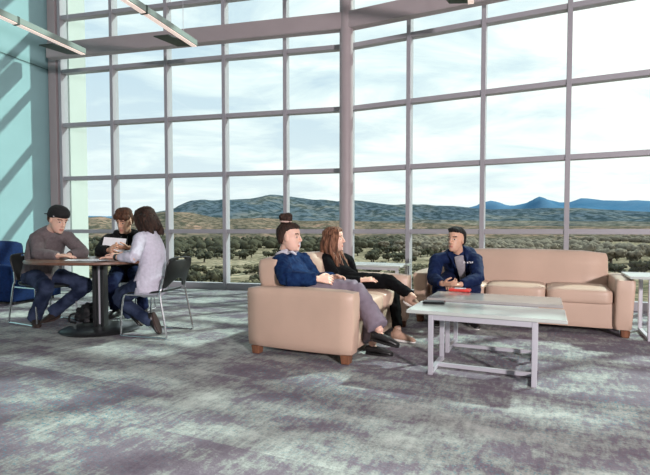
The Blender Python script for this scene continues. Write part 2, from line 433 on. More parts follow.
# ------------------------------------------------------------------ coffee tables
def coffee(p, a, label, top):
    r = empty('coffee_table', p, a); W, D, H = 1.035, .475, .455
    mb = MB(); mb.box((W/2, D/2, H-.0125), (W, D, .025), None, .004, 1); mb.build('tabletop', top, r, smooth=False)
    x0, x1, y0, y1, t = .172, .845, .03, D-.03, .034
    for x in (x0, x1):
        for y in (y0, y1):
            mb = MB(); mb.box((x, y, (H-.026)/2), (t, t, H-.026), None, .003, 1); mb.build('leg', M['silver'], r, smooth=False)
        mb = MB(); mb.box((x, (y0+y1)/2, .02), (t*.9, y1-y0-t, .03)); mb.build('foot_rail', M['silver'], r, smooth=False)
    for y in (y0, y1):
        mb = MB(); mb.box(((x0+x1)/2, y, H-.045), (x1-x0-t, t*.8, .038), None, .002, 1); mb.build('apron', M['silver'], r, smooth=False)
    mb = MB(); mb.box(((x0+x1)/2, (y0+y1)/2, .022), (x1-x0-t*.9, .03, .028), None, .002, 1); mb.build('stretcher', M['silver'], r, smooth=False)
    return tag(r, label, 'coffee table', 'coffee tables')
AT = math.radians(-24.5); HT = .455
T1 = onh(406, 309.5, HT); T1.z = 0
coffee(T1, AT, 'low pale coffee table nearer the camera, black device lying on its end', M['lam'])
T2 = onh(426.5, 297.5, HT); T2.z = 0
coffee(T2, AT, 'low coffee table in front of the long sofa, red object lying on it', M['lam2'])
mb = MB(); p = onh(434, 303.5, HT); mb.box((p.x, p.y, HT+.010), (.17, .10, .016), Matrix.Rotation(AT+.15, 4, 'Z'), .006, 2)
ph = tag(mb.build('tablet', M['dark'], angle=40), 'small black tablet lying on the nearer coffee table', 'tablet')
mb = MB(); mb.box((p.x, p.y, HT+.019), (.15, .085, .002), Matrix.Rotation(AT+.15, 4, 'Z')); mb.build('screen', M['blackm'], ph, smooth=False)
p = onh(460, 291.5, HT)
mb = MB(); mb.box((p.x, p.y, HT+.014), (.19, .11, .026), Matrix.Rotation(AT, 4, 'Z'), .01, 2)
rd = tag(mb.build('glasses_case', M['red'], angle=40), 'small red case lying on the coffee table by the seated man in navy', 'case')
mb = MB(); mb.box((p.x, p.y, HT+.029), (.10, .055, .006), Matrix.Rotation(AT, 4, 'Z'), .002, 1); mb.build('label_patch', M['collar'], rd, smooth=False)

def ctable(p, a, W, D, H, label, cat='side table'):
    """C-frame side table, origin at the near-left foot"""
    r = empty('side_table', p, a); t = .034
    mb = MB(); mb.box((W/2-.085, D/2, H-.0125), (W+.11, D+.03, .025), None, .004, 1); mb.build('tabletop', M['lam'], r, smooth=False)
    for x in (.03, W-.08):
        for y in (.02, D-.02):
            mb = MB(); mb.box((x, y, (H-.026)/2), (t, t, H-.026), None, .003, 1); mb.build('leg', M['silver'], r, smooth=False)
        mb = MB(); mb.box((x, D/2, .018), (t*.9, D-.04-t, .03)); mb.build('foot_rail', M['silver'], r, smooth=False)
    for y in (.02, D-.02):
        mb = MB(); mb.box((W/2-.025, y, H-.042), (W-.11-t, .026, .032)); mb.build('apron', M['silver'], r, smooth=False)
    return tag(r, label, cat)
p = onh(646, 341.5); p = p-US*.0
ctable(p, AS, .9, .56, .595, 'tall narrow pale side table beside the right arm of the long sofa')
q = onh(403, 266, .595); q.z = 0; q = q-US*1.0
ctable(q, AS, 1.0, .46, .595, 'pale side table standing by the window behind the two-seat sofa')

# ------------------------------------------------------------------ cafe table, chairs, armchair, bag
TC = onh(101, 329.5); TC = V((TC.x-.03, TC.y, 0)); HTB = .728
r = empty('pedestal_table', TC, -.05)
def ell_plate(mb, a, b, z0, z1, n=56, ed=.006):
    rings = [[V((a*s*math.cos(2*PI*j/n), b*s*math.sin(2*PI*j/n), z)) for j in range(n)] for s, z in ((1-ed, z0), (1, z0+ed*.6), (1, z1-ed*.6), (1-ed, z1))]
    return mb.loft(rings)
ell_plate(MB(), .665, .60, HTB-.024, HTB).build('tabletop', M['tabletop'], r)
mb = MB(); n = 48
mb.loft([[V((q*math.cos(2*PI*j/n)+.03, q*math.sin(2*PI*j/n), z)) for j in range(n)] for q, z in ((.375, 0), (.385, .012), (.37, .022), (.2, .034), (.1, .04))]); mb.build('base', M['blackm'], r)
for x in (-.042, .042):
    mb = MB(); mb.box((.03+x, 0, .37), (.038, .10, .67), None, .01, 2); mb.build('column', M['blackm'], r, angle=35)
mb = MB(); mb.box((.036, -.02, .37), (.026, .02, .62), None, .004, 1); mb.build('column_insert', M['silver'], r, smooth=False)
mb = MB(); mb.box((.03, 0, HTB-.045), (.5, .3, .03), None, .004, 1); mb.build('support_plate', M['blackm'], r, smooth=False)
tag(r, 'oval brown table on a black disc base with three people around it', 'table')

def chair(p, a, label):
    """faces +x; seat height .43"""
    r = empty('cafe_chair', p, a); SH = .425
    bm = bmesh.new(); bmesh.ops.create_grid(bm, x_segments=10, y_segments=10, size=.5)
    for v in bm.verts:
        x, y = v.co.x*2, v.co.y*2; k = 1-.10*max(0, -x)
        e = 1-.12*(abs(x)**4)*(abs(y)**4)
        v.co = V((x*.215*e, y*.22*k*e, SH+.006*y*y-.03*max(0, x)**4+.025*max(0, -x)**3))
    me = bpy.data.meshes.new('seat'); bm.to_mesh(me); bm.free()
    def solid(me, name, t):
        o = bpy.data.objects.new(name, me); COL.objects.link(o); m = o.modifiers.new('s', 'SOLIDIFY'); m.thickness = t; m.offset = 0
        s = o.modifiers.new('b', 'SUBSURF'); s.levels = 1; s.render_levels = 1
        new = bpy.data.meshes.new_from_object(o.evaluated_get(bpy.context.evaluated_depsgraph_get())); bpy.data.objects.remove(o)
        return link(name, new, M['black'], r)
    solid(me, 'seat', .022)
    bm = bmesh.new(); nu, nv = 16, 14; g = {}
    for i in range(nu+1):
        for j in range(nv+1):
            u = -1+2*i/nu; v0 = .30*max(0, 1-(u/.72)**2); t = j/nv; z = v0+(1-v0)*t
            w = .185+.035*z-.03*max(0, z-.8)/.2*abs(u)
            x = -.205-.085*z-.035*(1-u*u)*math.sin(PI*min(1, z+.1)); top = -.018*abs(u)**3*(z)
            g[i, j] = bm.verts.new(V((x, u*w, SH+.045+.30*z+top)))
    for i in range(nu):
        for j in range(nv):
            u = -1+2*(i+.5)/nu
            if abs(u) < .32 and j == nv-2: continue
            bm.faces.new((g[i, j], g[i+1, j], g[i+1, j+1], g[i, j+1]))
    me = bpy.data.meshes.new('backrest'); bm.to_mesh(me); bm.free(); solid(me, 'backrest', .018)
    for s in (-1, 1):
        y = s*.225
        mb = MB(); mb.tube([(.17, y*.93, SH-.018), (.20, y, SH-.06), (.225, y*1.02, .06), (.215, y*1.03, .014), (.15, y*1.03, .011), (-.20, y*1.03, .011), (-.265, y*1.03, .014), (-.27, y*1.02, .06),
                 (-.205, y*.98, SH-.03), (-.20, y*.9, SH+.04), (-.225, y*.86, SH+.14)], .0095, n=8, sub=4, cap=.5)
        mb.build('leg_frame', M['chrome'], r)
        mb = MB(); mb.box((.0, y*.93, SH-.02), (.36, .018, .012)); mb.build('seat_rail', M['chrome'], r, smooth=False)
    mb = MB(); mb.tube([(.17, -.2, SH-.02), (.17, .2, SH-.02)], .008, n=8, smooth=False); mb.build('crossbar', M['chrome'], r)
    return tag(r, label, 'chair', 'cafe chairs')

# armchair
ac = onh(8, 304); ac = V((ac.x-.12, ac.y+.35, 0))
r = empty('armchair', ac, math.radians(-14))
rbox((.0, 0, .16), (.84, .84, .24), .03).build('base', M['blue'], r, angle=70)
rbox((.05, 0, .335), (.72, .60, .15), .05, .02).build('seat_cushion', M['blue'], r, angle=80)
rbox((-.31, 0, .56), (.2, .80, .56), .06, .03, Matrix.Rotation(-.1, 4, 'Y')).build('backrest', M['blue'], r, angle=80)
for s in (-1, 1): rbox((.03, s*.36, .34), (.70, .14, .40), .05, .015).build('arm', M['blue'], r, angle=80)
for x in (-.33, .33):
    for y in (-.33, .33):
        mb = MB(); mb.tube([(x, y, 0), (x, y, .06)], .025, n=12, cap=0, smooth=False); mb.build('leg', M['blackm'], r)
tag(r, 'blue upholstered armchair against the teal wall, partly out of the frame', 'armchair')
# backpack
bp_ = onh(93, 322.5)
mb = MB(); mb.ell((bp_.x, bp_.y, .11), (.17, .13, .115)).ell((bp_.x+.07, bp_.y+.02, .19), (.09, .1, .10)).ell((bp_.x-.05, bp_.y-.04, .07), (.14, .09, .07))
bg = tag(mb.fuse('backpack', M['bag'], voxel=.012, it=3, wrinkle=.02, wscale=11), 'black backpack slumped on the floor behind the table base', 'backpack')
mb = MB(); mb.tube([(bp_.x-.1, bp_.y-.06, .12), (bp_.x-.2, bp_.y-.08, .10), (bp_.x-.225, bp_.y-.07, .03), (bp_.x-.15, bp_.y-.08, .012)], .012, n=8); mb.build('strap', M['bag'], bg)
mb = MB(); mb.tube([(bp_.x+.03, bp_.y, .27), (bp_.x+.08, bp_.y, .31), (bp_.x+.12, bp_.y, .26)], .01, n=8); mb.build('handle', M['bag'], bg)
# papers on the table
def sheet(p, a, label, w=.21, l=.29, curl=.0):
    mb = MB(); n = 6; vs = []; fs = []
    for z in (0, .0015):
        for i in range(n+1):
            for j in (0, 1): vs.append(V((l*(i/n-.5), w*(j-.5), z+curl*((i/n-.5)*2)**2)))
    m = 2*(n+1)
    for i in range(n):
        fs += [(2*i, 2*i+1, 2*i+3, 2*i+2), (m+2*i, m+2*i+2, m+2*i+3, m+2*i+1), (2*i, 2*i+2, m+2*i+2, m+2*i), (2*i+1, m+2*i+1, m+2*i+3, 2*i+3)]
    fs += [(0, m, m+1, 1), (2*n, 2*n+1, m+2*n+1, m+2*n)]
    mb.add(vs, fs); o = mb.build('paper_sheet', M['paper']); o.location = p; o.rotation_euler = a
    return tag(o, label, 'paper', 'papers on the oval table')
p = onh(83, 260.2, HTB); sheet((p.x, p.y, HTB+.001), (0, 0, .3), 'white sheet lying flat on the table in front of the man in the grey sweater', curl=.004)
p = onh(96, 261, HTB); sheet((p.x, p.y, HTB+.003), (0, 0, -.5), 'white sheet lying flat at the near edge of the oval table', curl=.006)

# ------------------------------------------------------------------ people
HEADR = [(-.122, .060, .018, .026), (-.108, .084, -.012, .041), (-.085, .091, -.045, .052), (-.058, .090, -.066, .060), (-.03, .089, -.084, .066),
         (.0, .084, -.095, .070), (.03, .091, -.100, .074), (.055, .090, -.101, .0755), (.08, .078, -.094, .070), (.10, .054, -.074, .054), (.113, .024, -.042, .028)]
def hring(z, xf, xb, w, n=24, sq=1.0):
    c = (xf+xb)/2; a = (xf-xb)/2; out = []
    for j in range(n):
        t = 2*PI*j/n; ct, st = math.cos(t), math.sin(t)
        k = 1.0 if ct < 0 else 1-.10*abs(math.sin(2*t))
        out.append(V((c+a*ct, w*st*(1 if ct < 0 else (1-.06*ct)), z)))
    return out
def frame(fwd, up):
    x = fwd.normalized(); z = (up-x*up.dot(x)).normalized(); y = z.cross(x)
    return Matrix(((x.x, y.x, z.x, 0), (x.y, y.y, z.y, 0), (x.z, y.z, z.z, 0), (0, 0, 0, 1)))
def hand(mb, wr, d, nrm, curl, s, thumb, spread=.12):
    """palm, four fingers and a thumb; nrm = where the palm faces; thumb = +-1 along d x nrm"""
    d = d.normalized(); nrm = (nrm-d*nrm.dot(d)).normalized(); sd = d.cross(nrm)*thumb   # towards the thumb
    mb.tube([wr-d*.02*s, wr+d*.02*s, wr+d*.055*s, wr+d*.088*s], [(.025*s, .019*s), (.030*s, .017*s), (.038*s, .015*s), (.038*s, .012*s)], side=sd, n=12, cap=.4)
    for off, ln in ((.031, .068), (.0105, .078), (-.0105, .073), (-.031, .056)):
        b = wr+d*.082*s+sd*off*s; ang_ = curl*.5; fd = (d+sd*(off/.031)*spread).normalized()
        pts_ = [b-d*.02*s, b]; rr = [.0088*s, .0092*s]
        for seg, q in ((.45, .0086), (.31, .0078), (.24, .0066)):
            dd = fd*math.cos(ang_)+nrm*math.sin(ang_); b = b+dd*ln*seg*s; pts_.append(b); rr.append(q*s); ang_ += curl
        mb.tube(pts_, rr, n=8, sub=2, cap=.8)
    b = wr+d*.022*s+sd*.024*s; dd = (d*.75+sd*.75+nrm*.25).normalized(); e = b+dd*.04*s; g = e+(d*.9+sd*.25+nrm*(.25+.3*curl)).normalized()*.03*s; h_ = g+(d+nrm*(.2+.5*curl)-sd*.1).normalized()*.024*s
    mb.tube([b-dd*.01*s, b, e, g, h_], [.012*s, .0135*s, .0108*s, .0096*s, .0075*s], n=8, sub=2, cap=.8)
def person(label, P):
    s = P['s']; pel = P['pel']; nk = P['neck']; sh = P['sh']; el = P['el']; wr = P['wr']; hip = P['hip']; kn = P['kn']; an = P['an']; hc = P['head']; hs = s*P.get('hs', 1.03)
    sideC = (sh[1]-sh[0]).normalized(); sideP = (hip[1]-hip[0]).normalized(); T = (nk-pel); up = T.normalized()
    fwdC = sideC.cross(up) ; fwdC = fwdC.normalized()
    if fwdC.dot(P['f']) < 0: fwdC = -fwdC
    bulge = -P.get('slump', .03)
    sp = [pel-up*.085*s, pel, pel+T*.30+fwdC*bulge*.8, pel+T*.60+fwdC*bulge, pel+T*.84+fwdC*bulge*.6, nk]
    sd = [sideP, sideP, sideP.lerp(sideC, .4), sideP.lerp(sideC, .8), sideC, sideC]
    HM = frame(P['hf'], P.get('hu', V((0, 0, 1)))); HM.translation = hc
    SC = Matrix.Diagonal((hs, hs, hs, 1)); HT_ = HM @ SC
    fem = P.get('fem', False)
    b = MB()
    tw = (.135, .130, .112, .128, .128, .055) if fem else (.138, .134, .125, .145, .145, .060)
    tt = (.078, .080, .075, .088, .066, .055) if fem else (.080, .084, .082, .096, .070, .058)
    b.tube(sp, [(w*s, t*s) for w, t in zip(tw, tt)], side=sd, n=20)
    b.tube([nk-T.normalized()*.05*s, nk, hc-HM.col[2].xyz*.06*hs-HM.col[0].xyz*.022*hs], [.062*s, .054*s, .052*s] if not fem else [.055*s, .047*s, .046*s], n=16)
    for i in (0, 1):
        b.tube([nk.lerp(sh[i], .45)-up*.03*s, sh[i], sh[i].lerp(el[i], .4), el[i]], [.05*s, .050*s, .045*s, .036*s], n=12)
        b.tube([el[i], el[i].lerp(wr[i], .35), wr[i]], [.037*s, .039*s, .025*s], n=12)
        b.tube([hip[i], hip[i].lerp(kn[i], .4), kn[i]], [.068*s, .060*s, .036*s], n=14)
        b.tube([kn[i], kn[i].lerp(an[i], .35), an[i]], [.036*s, .041*s, .031*s], n=12)
        td = P['toe'][i].normalized()
        un = P.get('toeup', [None, None])[i] or V((0, 0, 1)); fu = (un-td*un.dot(td)).normalized()
        b.tube([an[i]-td*.040*s-fu*.038*s, an[i]+td*.02*s-fu*.035*s, an[i]+td*(.12 if fem else .15)*s-fu*.058*s], [(.024*s, .026*s), (.028*s, .026*s), (.030*s, .012*s)], side=td.cross(fu), n=10)
        hd, hn, hcu, ht = P['hand'][i]
        hand(b, wr[i], hd, hn, hcu, s, ht)
    # head
    h = MB(); h.loft([hring(*q) for q in HEADR])
    h.tube([(.086, 0, .016), (.100, 0, -.012), (.108, 0, -.030)], [.007, .0085, .0100], n=10); h.ell((.094, .010, -.034), (.010, .007, .006)).ell((.094, -.010, -.034), (.010, .007, .006))
    for q in (-1, 1):
        h.ell((-.004, q*.076, -.012), (.019, .008, .031), Matrix.Rotation(q*.25, 4, 'Z')); h.ell((.067, q*.031, .002), (.009, .015, .008))
        h.ell((.076, q*.032, .026), (.009, .022, .007))
    h.ell((.0845, 0, -.066), (.009, .023, .006)).ell((.0845, 0, -.076), (.009, .019, .006)).ell((.078, 0, -.104), (.013, .022, .014))
    h.xform(HT_); b.v_head = None; b.add(h.v, h.f)
    hairm = P['hairm']
    o = b.fuse('person', [P['skin'], M['lip'], M['eyed'], hairm, M['eyew']], voxel=.0046, it=2)
    inv = HT_.inverted(); idx = []
    me = o.data
    for p in me.polygons:
        c = inv @ p.center; k = 0
        if c.x > .05 and abs(c.y) < .06 and -.10 < c.z < .05:
            ay = abs(c.y)
            if abs(c.y) < .022-.3*abs(c.z+.071) and abs(c.z+.071) < .0085 and c.x > .078: k = 1
            elif abs(ay-.031) < .0055 and abs(c.z-.002) < .0055: k = 2
            elif abs(ay-.031) < .0125 and abs(c.z-.002) < .005-.2*abs(ay-.031): k = 4
            elif abs(ay-.032) < .018 and abs(c.z-.027-.004*(1-((ay-.034)/.018)**2)) < .0038: k = 3
        idx.append(k)
    me.polygons.foreach_set('material_index', idx)
    tag(o, label, 'person')
    # upper garment
    g = MB(); ex = P.get('bulk', .014)*s
    tw2 = (.178, .176, .152, .160, .150, .062) if fem else (.176, .174, .164, .178, .172, .066)
    tt2 = (.125, .128, .114, .120, .088, .062) if fem else (.124, .126, .120, .128, .094, .066)
    spg = [sp[0]+up*P.get('hem', .05)*s]+sp[1:5]+[nk+up*.012*s]
    g.tube(spg, [(w*s+ex*.6, t*s+ex*.6) for w, t in zip(tw2, tt2)], side=sd, n=24, cap=.3)
    for i in (0, 1):
        g.tube([nk.lerp(sh[i], .35)-up*.035*s, nk.lerp(sh[i], .8)-up*.012*s, sh[i]+(el[i]-sh[i])*.06], [.056*s+ex*.5, .060*s+ex*.5, .060*s+ex], n=14)
        g.tube([sh[i], sh[i].lerp(el[i], .45), el[i]], [.060*s+ex, .054*s+ex, .045*s+ex], n=14)
        e = wr[i]+(el[i]-wr[i])*P.get('cuff', .06)
        g.tube([el[i], el[i].lerp(e, .35), e], [.046*s+ex, .047*s+ex*.8, .033*s+ex*.7], n=14, cap=.15)
    gm = g.fuse(P.get('topname', 'sweater'), P['topm'], o, voxel=.0085, it=3, wrinkle=P.get('wr_', .008)*.62, wscale=14, wz=.9)
    # trousers
    g = MB(); g.tube([sp[0]-up*.01*s, sp[1], pel+T*.15+fwdC*bulge*.4], [(.166*s, .108*s), (.156*s, .100*s), (.132*s, .090*s)], side=[sideP]*3, n=20)
    ka, kb = P.get('leg', (.066, .060))
    for i in (0, 1):
        e = an[i]+(kn[i]-an[i])*P.get('short', .04)
        g.tube([hip[i]-up*.015*s, hip[i].lerp(kn[i], .35), hip[i].lerp(kn[i], .75), kn[i]], [.100*s, .094*s, .077*s, ka*s+.003], n=16)
        g.tube([kn[i], kn[i].lerp(e, .4), e], [ka*s+.003, (ka*.45+kb*.55)*s, kb*s], n=16, cap=.12)
    g.fuse('trousers', P['trm'], o, voxel=.009, it=3, wrinkle=.0055, wscale=13, wz=1.)
    # shoes
    for i in (0, 1):
        td = P['toe'][i].normalized(); un = P.get('toeup', [None, None])[i]; fl = .86 if P.get('fem') else 1.
        upv = (un if un else V((0, 0, 1))); upv = (upv-td*upv.dot(td)).normalized(); sx = td.cross(upv); a0 = an[i]
        low = P.get('lowshoe', False)
        g = MB(); hgt = .028 if low else .04
        g.tube([a0-td*.062*s*fl-upv*.045*s, a0-td*.03*s*fl-upv*.040*s, a0+td*.03*s*fl-upv*.040*s, a0+td*.10*s*fl-upv*.052*s, a0+td*.165*s*fl-upv*.062*s, a0+td*.192*s*fl-upv*.066*s],
               [(.028*s, hgt*s), (.035*s, (hgt+.004)*s), (.037*s, hgt*s), (.044*s, .027*s), (.038*s, .019*s), (.02*s, .012*s)], side=sx, n=16, cap=.5)
        if not low: g.tube([a0-td*.012*s-upv*.05*s, a0-td*.008*s+upv*P.get('shaft', .02)*s], [.043*s, .040*s], n=14, cap=.15)
        so = g.fuse('shoe', P['shoem'], o, voxel=.006, it=2)
        g = MB(); n = 20; ring = []
        for j in range(n):
            t = 2*PI*j/n; ct, st = math.cos(t), math.sin(t)
            ring.append((.062+.135*ct, (.040+.006*ct)*st))
        g.loft([[a0+td*x*s*fl+sx*y*s-upv*(z*s) for x, y in ring] for z in (.068, .080, .086)])
        g.build('sole', P['solem'], so)
    # hair
    hb = MB(); k = P['hair']
    top = [(-.06, -.045, -.088, .060), (-.03, -.012, -.106, .0755), (.0, .004, -.114, .0800), (.03, .030, -.118, .0825), (.055, .058, -.118, .0835), (.078, .088, -.113, .081), (.098, .086, -.098, .071), (.118, .060, -.072, .052), (.127, .025, -.04, .025)]
    if k == 'under_cap': top = [(z, a-.02, b, w-.003) for z, a, b, w in top[:6]]
    if k in ('short', 'mop', 'under_cap'):
        top[0:4] = [(-.06, -.050, -.086, .052), (-.03, -.034, -.104, .068), (.0, -.022, -.112, .0745), (.03, .020, -.117, .0790)]
    hb.loft([hring(*q) for q in top])
    if k == 'short': hb.ell((.055, 0, .098), (.042, .062, .026)).ell((.0, 0, .105), (.07, .065, .028))
    if k == 'mop':
        for a_ in range(9):
            t = -1.25+2.5*a_/8; hb.ell((.070*math.cos(t)+.008, .074*math.sin(t), .080-.012*(a_ % 2)-.016*abs(t)), (.030, .026, .028))
        hb.ell((-.02, 0, .085), (.095, .086, .058)).ell((.0, .03, .105), (.07, .05, .04)).ell((-.01, -.03, .10), (.075, .05, .042))
    if k == 'bun':
        hb.ell((-.040, 0, .158), (.058, .058, .046)).ell((-.025, .014, .178), (.040, .042, .032)).ell((-.058, -.016, .170), (.038, .042, .034)).ell((-.04, 0, .125), (.045, .045, .03))
    if k in ('long', 'mid'):
        rr = random.Random(3)
        hb.tube([(-.03, 0, .06), (-.085, 0, .0), (-.105, 0, -.08), (-.100, 0, -.125 if k == 'mid' else -.20)], [(.074, .05), (.078, .045), (.078, .040), (.066, .032)], side=V((0, 1, 0)), n=20)
        for q in (-1, 1):
            hb.tube([(.035, q*.050, .095), (.028, q*.078, .03), (.010, q*.084, -.06), (.004, q*.080, -.11 if k == 'mid' else -.20)], [(.03, .02), (.042, .018), (.045, .02), (.03, .018)], side=V((1, 0, 0)), n=12)
            for m_ in range(6):
                y = q*(.045+.04*rr.random()); x = -.07+.11*rr.random()
                if k == 'long':
                    hb.tube([(x*.6, y, .03), (x, y*1.15, -.09), (x+.025+.04*rr.random(), y*1.2, -.22), (x+.06+.06*rr.random(), y*1.0, -.30-.10*rr.random())], [.026, .028, .024, .010], n=8)
                else:
                    hb.tube([(x*.6-.02, y, .03), (x-.03, y*1.02, -.07), (x-.055, y*1.0, -.12-.04*rr.random()), (x-.065, y*.9, -.15-.05*rr.random())], [.026, .028, .022, .010], n=8)
    hb.xform(HT_); ho = hb.fuse('hair', hairm, o, voxel=.006, it=2, wrinkle=.0045 if k != 'mop' else .003, wscale=48, wz=.22 if k != 'mop' else 1)
    if k == 'bun':
        q = MB(); q.tube([(-.042+.047*math.cos(t*PI/6), .047*math.sin(t*PI/6), .130) for t in range(13)], .0075, n=8); q.xform(HT_); q.build('hair_band', M['band'], ho)
    return o, HT_, fwdC, sideC, up
def joints(P, limbs):
    """pixel-led joint finding with fixed limb lengths"""
    return P
def S2(v): return V((v[0], v[1], 0)).normalized()
Z = V((0, 0, 1))
FEM, SHI, UA, FA = .43, .425, .285, .255      # thigh, shin, upper arm, forearm at scale 1

def seated(s, f, pel, lean, yaw=0., tl=.50, shw=.175, hipw=.088):
    """hips, neck and shoulders of a seated body; lean in radians forward"""
    f = S2(f); l = Z.cross(f)
    fy = (Matrix.Rotation(yaw, 3, 'Z') @ f); ly = Z.cross(fy)
    up = (Z*math.cos(lean)+fy*math.sin(lean)).normalized()
    nk = pel+up*tl*s
    return dict(s=s, f=f, pel=pel, neck=nk, up=up, hip=[pel-l*hipw*s, pel+l*hipw*s], sh=[nk-up*.055*s-ly*shw*s, nk-up*.055*s+ly*shw*s], fy=fy, ly=ly, l=l)
SEAT = .43

# --- man in the grey sweater
s = 1.07; f = V((.86, -.50, 0)); pel = at(40, 276, 5.36); pel.z = SEAT+.095
P = seated(s, f, pel, .28, yaw=.0)
P['neck'] = at(51.5, 230.5, 5.24); P['sh'] = [at(37, 240, 5.12), at(67, 237.5, 5.36)]
P['el'] = [reach(P['sh'][0], UA*s, 39, 258.5, True), reach(P['sh'][1], UA*s, 84, 253, True)]
P['el'][0].z = max(P['el'][0].z, HTB+.045); P['el'][1].z = max(P['el'][1].z, HTB+.045)
P['wr'] = [reach(P['el'][0], FA*s, 59, 257.2, True), reach(P['el'][1], FA*s, 69, 256.5, True)]
for w in P['wr']: w.z = HTB+.035
P['kn'] = [reach(P['hip'][0], FEM*s, 47, 287, True), reach(P['hip'][1], FEM*s, 88, 285, True)]
a0 = onh(35, 325); a1 = onh(56, 320)
P['an'] = [V((a0.x, a0.y, .085)), V((a1.x-.02, a1.y, .10))]
P['toe'] = [V((.6, -.75, 0)), V((-.25, -.95, -.15))]
P['hand'] = [(V((1, -.05, 0)), -Z, .22, 1), (V((-.75, -.35, 0)), -Z, .25, -1)]
hd = at(58.5, 219.5, 5.16); P['head'] = hd; P['hf'] = V((.82, -.48, -.42)); P['hu'] = V((.30, -.15, 1))
P.update(skin=M['skin_pale'], hairm=M['h_brown'], hair='under_cap', topm=M['sweater'], trm=M['denim'], shoem=M['shoe_br'], solem=M['sole_d'], leg=(.070, .066), short=-.05)
o, HTm, fc, sc_, up = person('person in grey sweater and backwards black cap sitting at the left of the oval table', P)
cb = MB(); cb.loft([hring(*q) for q in [(.012, .04, -.122, .0875), (.035, .072, -.126, .0905), (.052, .099, -.127, .092), (.080, .1045, -.122, .090), (.104, .092, -.104, .080), (.126, .066, -.078, .058), (.138, .02, -.035, .02)]])
br_ = []
for z in (.012, .020):
    br_.append([V((-.10-.085*math.sin(t), .075*math.cos(t), z-.035*math.sin(t))) for t in [PI*j/12 for j in range(13)]])
cb.loft(br_); cb.xform(HTm); co = cb.fuse('cap', M['cap'], o, voxel=.005, it=2)
q = MB(); q.box((.052, -.0885, .052), (.014, .005, .006), Matrix.Rotation(.45, 4, 'Z'), .002, 1); q.xform(HTm); q.build('cap_badge', M['white'], co)
q = MB(); w = P['wr'][1]; d = (P['el'][1]-w).normalized(); q.tube([w+d*.012, w+d*.034], .036*1.0, n=16, cap=.2, smooth=False); q.build('wristwatch', M['blackm'], o)
chair(V((pel.x+.07, pel.y-.04, 0)), math.atan2(f.y, f.x)+.05, 'black cafe chair under the man in the grey sweater')

# --- person in the black hoodie
s = 1.05; f = V((-.12, -1, 0)); pel = at(127, 276, 5.98); pel.z = SEAT+.095
P = seated(s, f, pel, .30)
P['neck'] = at(126, 232.5, 5.72); P['sh'] = [at(110, 240, 5.70), at(143, 241, 5.76)]
P['el'] = [reach(P['sh'][0], UA*s, 101, 257, True), reach(P['sh'][1], UA*s, 149, 257, True)]
P['wr'] = [reach(P['el'][0], FA*s, 109, 254.5, True), reach(P['el'][1], FA*s, 129, 253, True)]
P['el'][0].z = max(P['el'][0].z, HTB+.05); P['el'][1].z = max(P['el'][1].z, HTB+.05)
P['wr'][0].z = HTB+.075; P['wr'][1].z = HTB+.10
P['kn'] = [reach(P['hip'][0], FEM*s, 112, 282, True), reach(P['hip'][1], FEM*s, 140, 282, True)]
P['an'] = [V((P['kn'][0].x+.0, P['kn'][0].y+.08, .085)), V((P['kn'][1].x, P['kn'][1].y+.1, .085))]
P['toe'] = [V((-.2, -1, 0)), V((.1, -1, 0))]
P['hand'] = [(V((.55, -.6, .1)), V((.6, .5, -.3)), .55, 1), (V((-.75, -.5, .05)), V((-.3, .3, .8)), .6, -1)]
P['head'] = at(124, 221, 5.60); P['hf'] = V((-.16, -.88, -.36)); P['hu'] = V((.02, -.4, 1))
P.update(skin=M['skin_warm'], hairm=M['h_brown'], hair='mop', topm=M['hoodie'], topname='hoodie', trm=M['denim_d'], shoem=M['shoe_b'], solem=M['shoe_b'], bulk=.026)
o, HTm, fc, sc_, up = person('person in black hoodie behind the oval table, holding up a white sheet', P)
hb = MB(); nk = P['neck']; hb.tube([nk+(-fc*.075*math.cos(t)+sc_*.105*math.sin(t))*s-up*(.005+.02*math.cos(t)) for t in [-2.6+5.2*j/14 for j in range(15)]], [.018]+[.034]*13+[.018], n=10)
hb.fuse('hood', M['hoodie'], o, voxel=.008, it=2, wrinkle=.006)
ch = nk-up*.17*s+fc*.155*s
hb = MB()
for k in range(5): hb.box(ch+sc_*(.028*(k-2.2)*s), (.018, .012, .030), frame(sc_, up).to_3x3().to_4x4(), .003, 1)
for q_ in (-1, 1): hb.tube([nk+fc*.085*s+sc_*.035*q_, nk+fc*.125*s-up*.07*s+sc_*.04*q_, nk+fc*.158*s-up*.15*s+sc_*.045*q_], .004, n=6)
hb.build('chest_print', M['print'], o)
HOODIE = P
sp_ = sheet(at(114, 244.5, 5.43), (math.radians(68), .08, .06), 'white sheet held upright by the person in the black hoodie', w=.16, l=.25, curl=.0)
chair(V((pel.x, pel.y, 0)), math.atan2(f.y, f.x), 'black cafe chair under the person in the black hoodie')

# --- woman in the pale shirt
s = .98; f = V((-.93, .36, 0)); pel = at(151, 284, 4.68); pel.z = SEAT+.09
P = seated(s, f, pel, .22, shw=.155)
P['neck'] = at(148, 231, 4.77); P['sh'] = [at(153.5, 239.5, 4.93), at(140.5, 238, 4.62)]
P['el'] = [reach(P['sh'][0], UA*s, 140, 257, False), reach(P['sh'][1], UA*s, 134.5, 257.5, True)]
P['wr'] = [reach(P['el'][0], FA*s, 120, 256.5, False), reach(P['el'][1], FA*s, 115, 257, False)]
for i in (0, 1):
    P['el'][i].z = max(P['el'][i].z, HTB+.045); P['wr'][i].z = HTB+.04
P['kn'] = [reach(P['hip'][0], FEM*s, 119, 294, False), reach(P['hip'][1], FEM*s, 118, 299, False)]
a0 = onh(151, 334)
P['an'] = [V((a0.x-.28, a0.y+.18, .16)), V((a0.x-.02, a0.y+.0, .135))]
P['toe'] = [V((.45, -.05, -.75)), V((.35, -.12, -.9))]; P['toeup'] = [V((-.8, .2, .4)), V((-.9, .25, .3))]
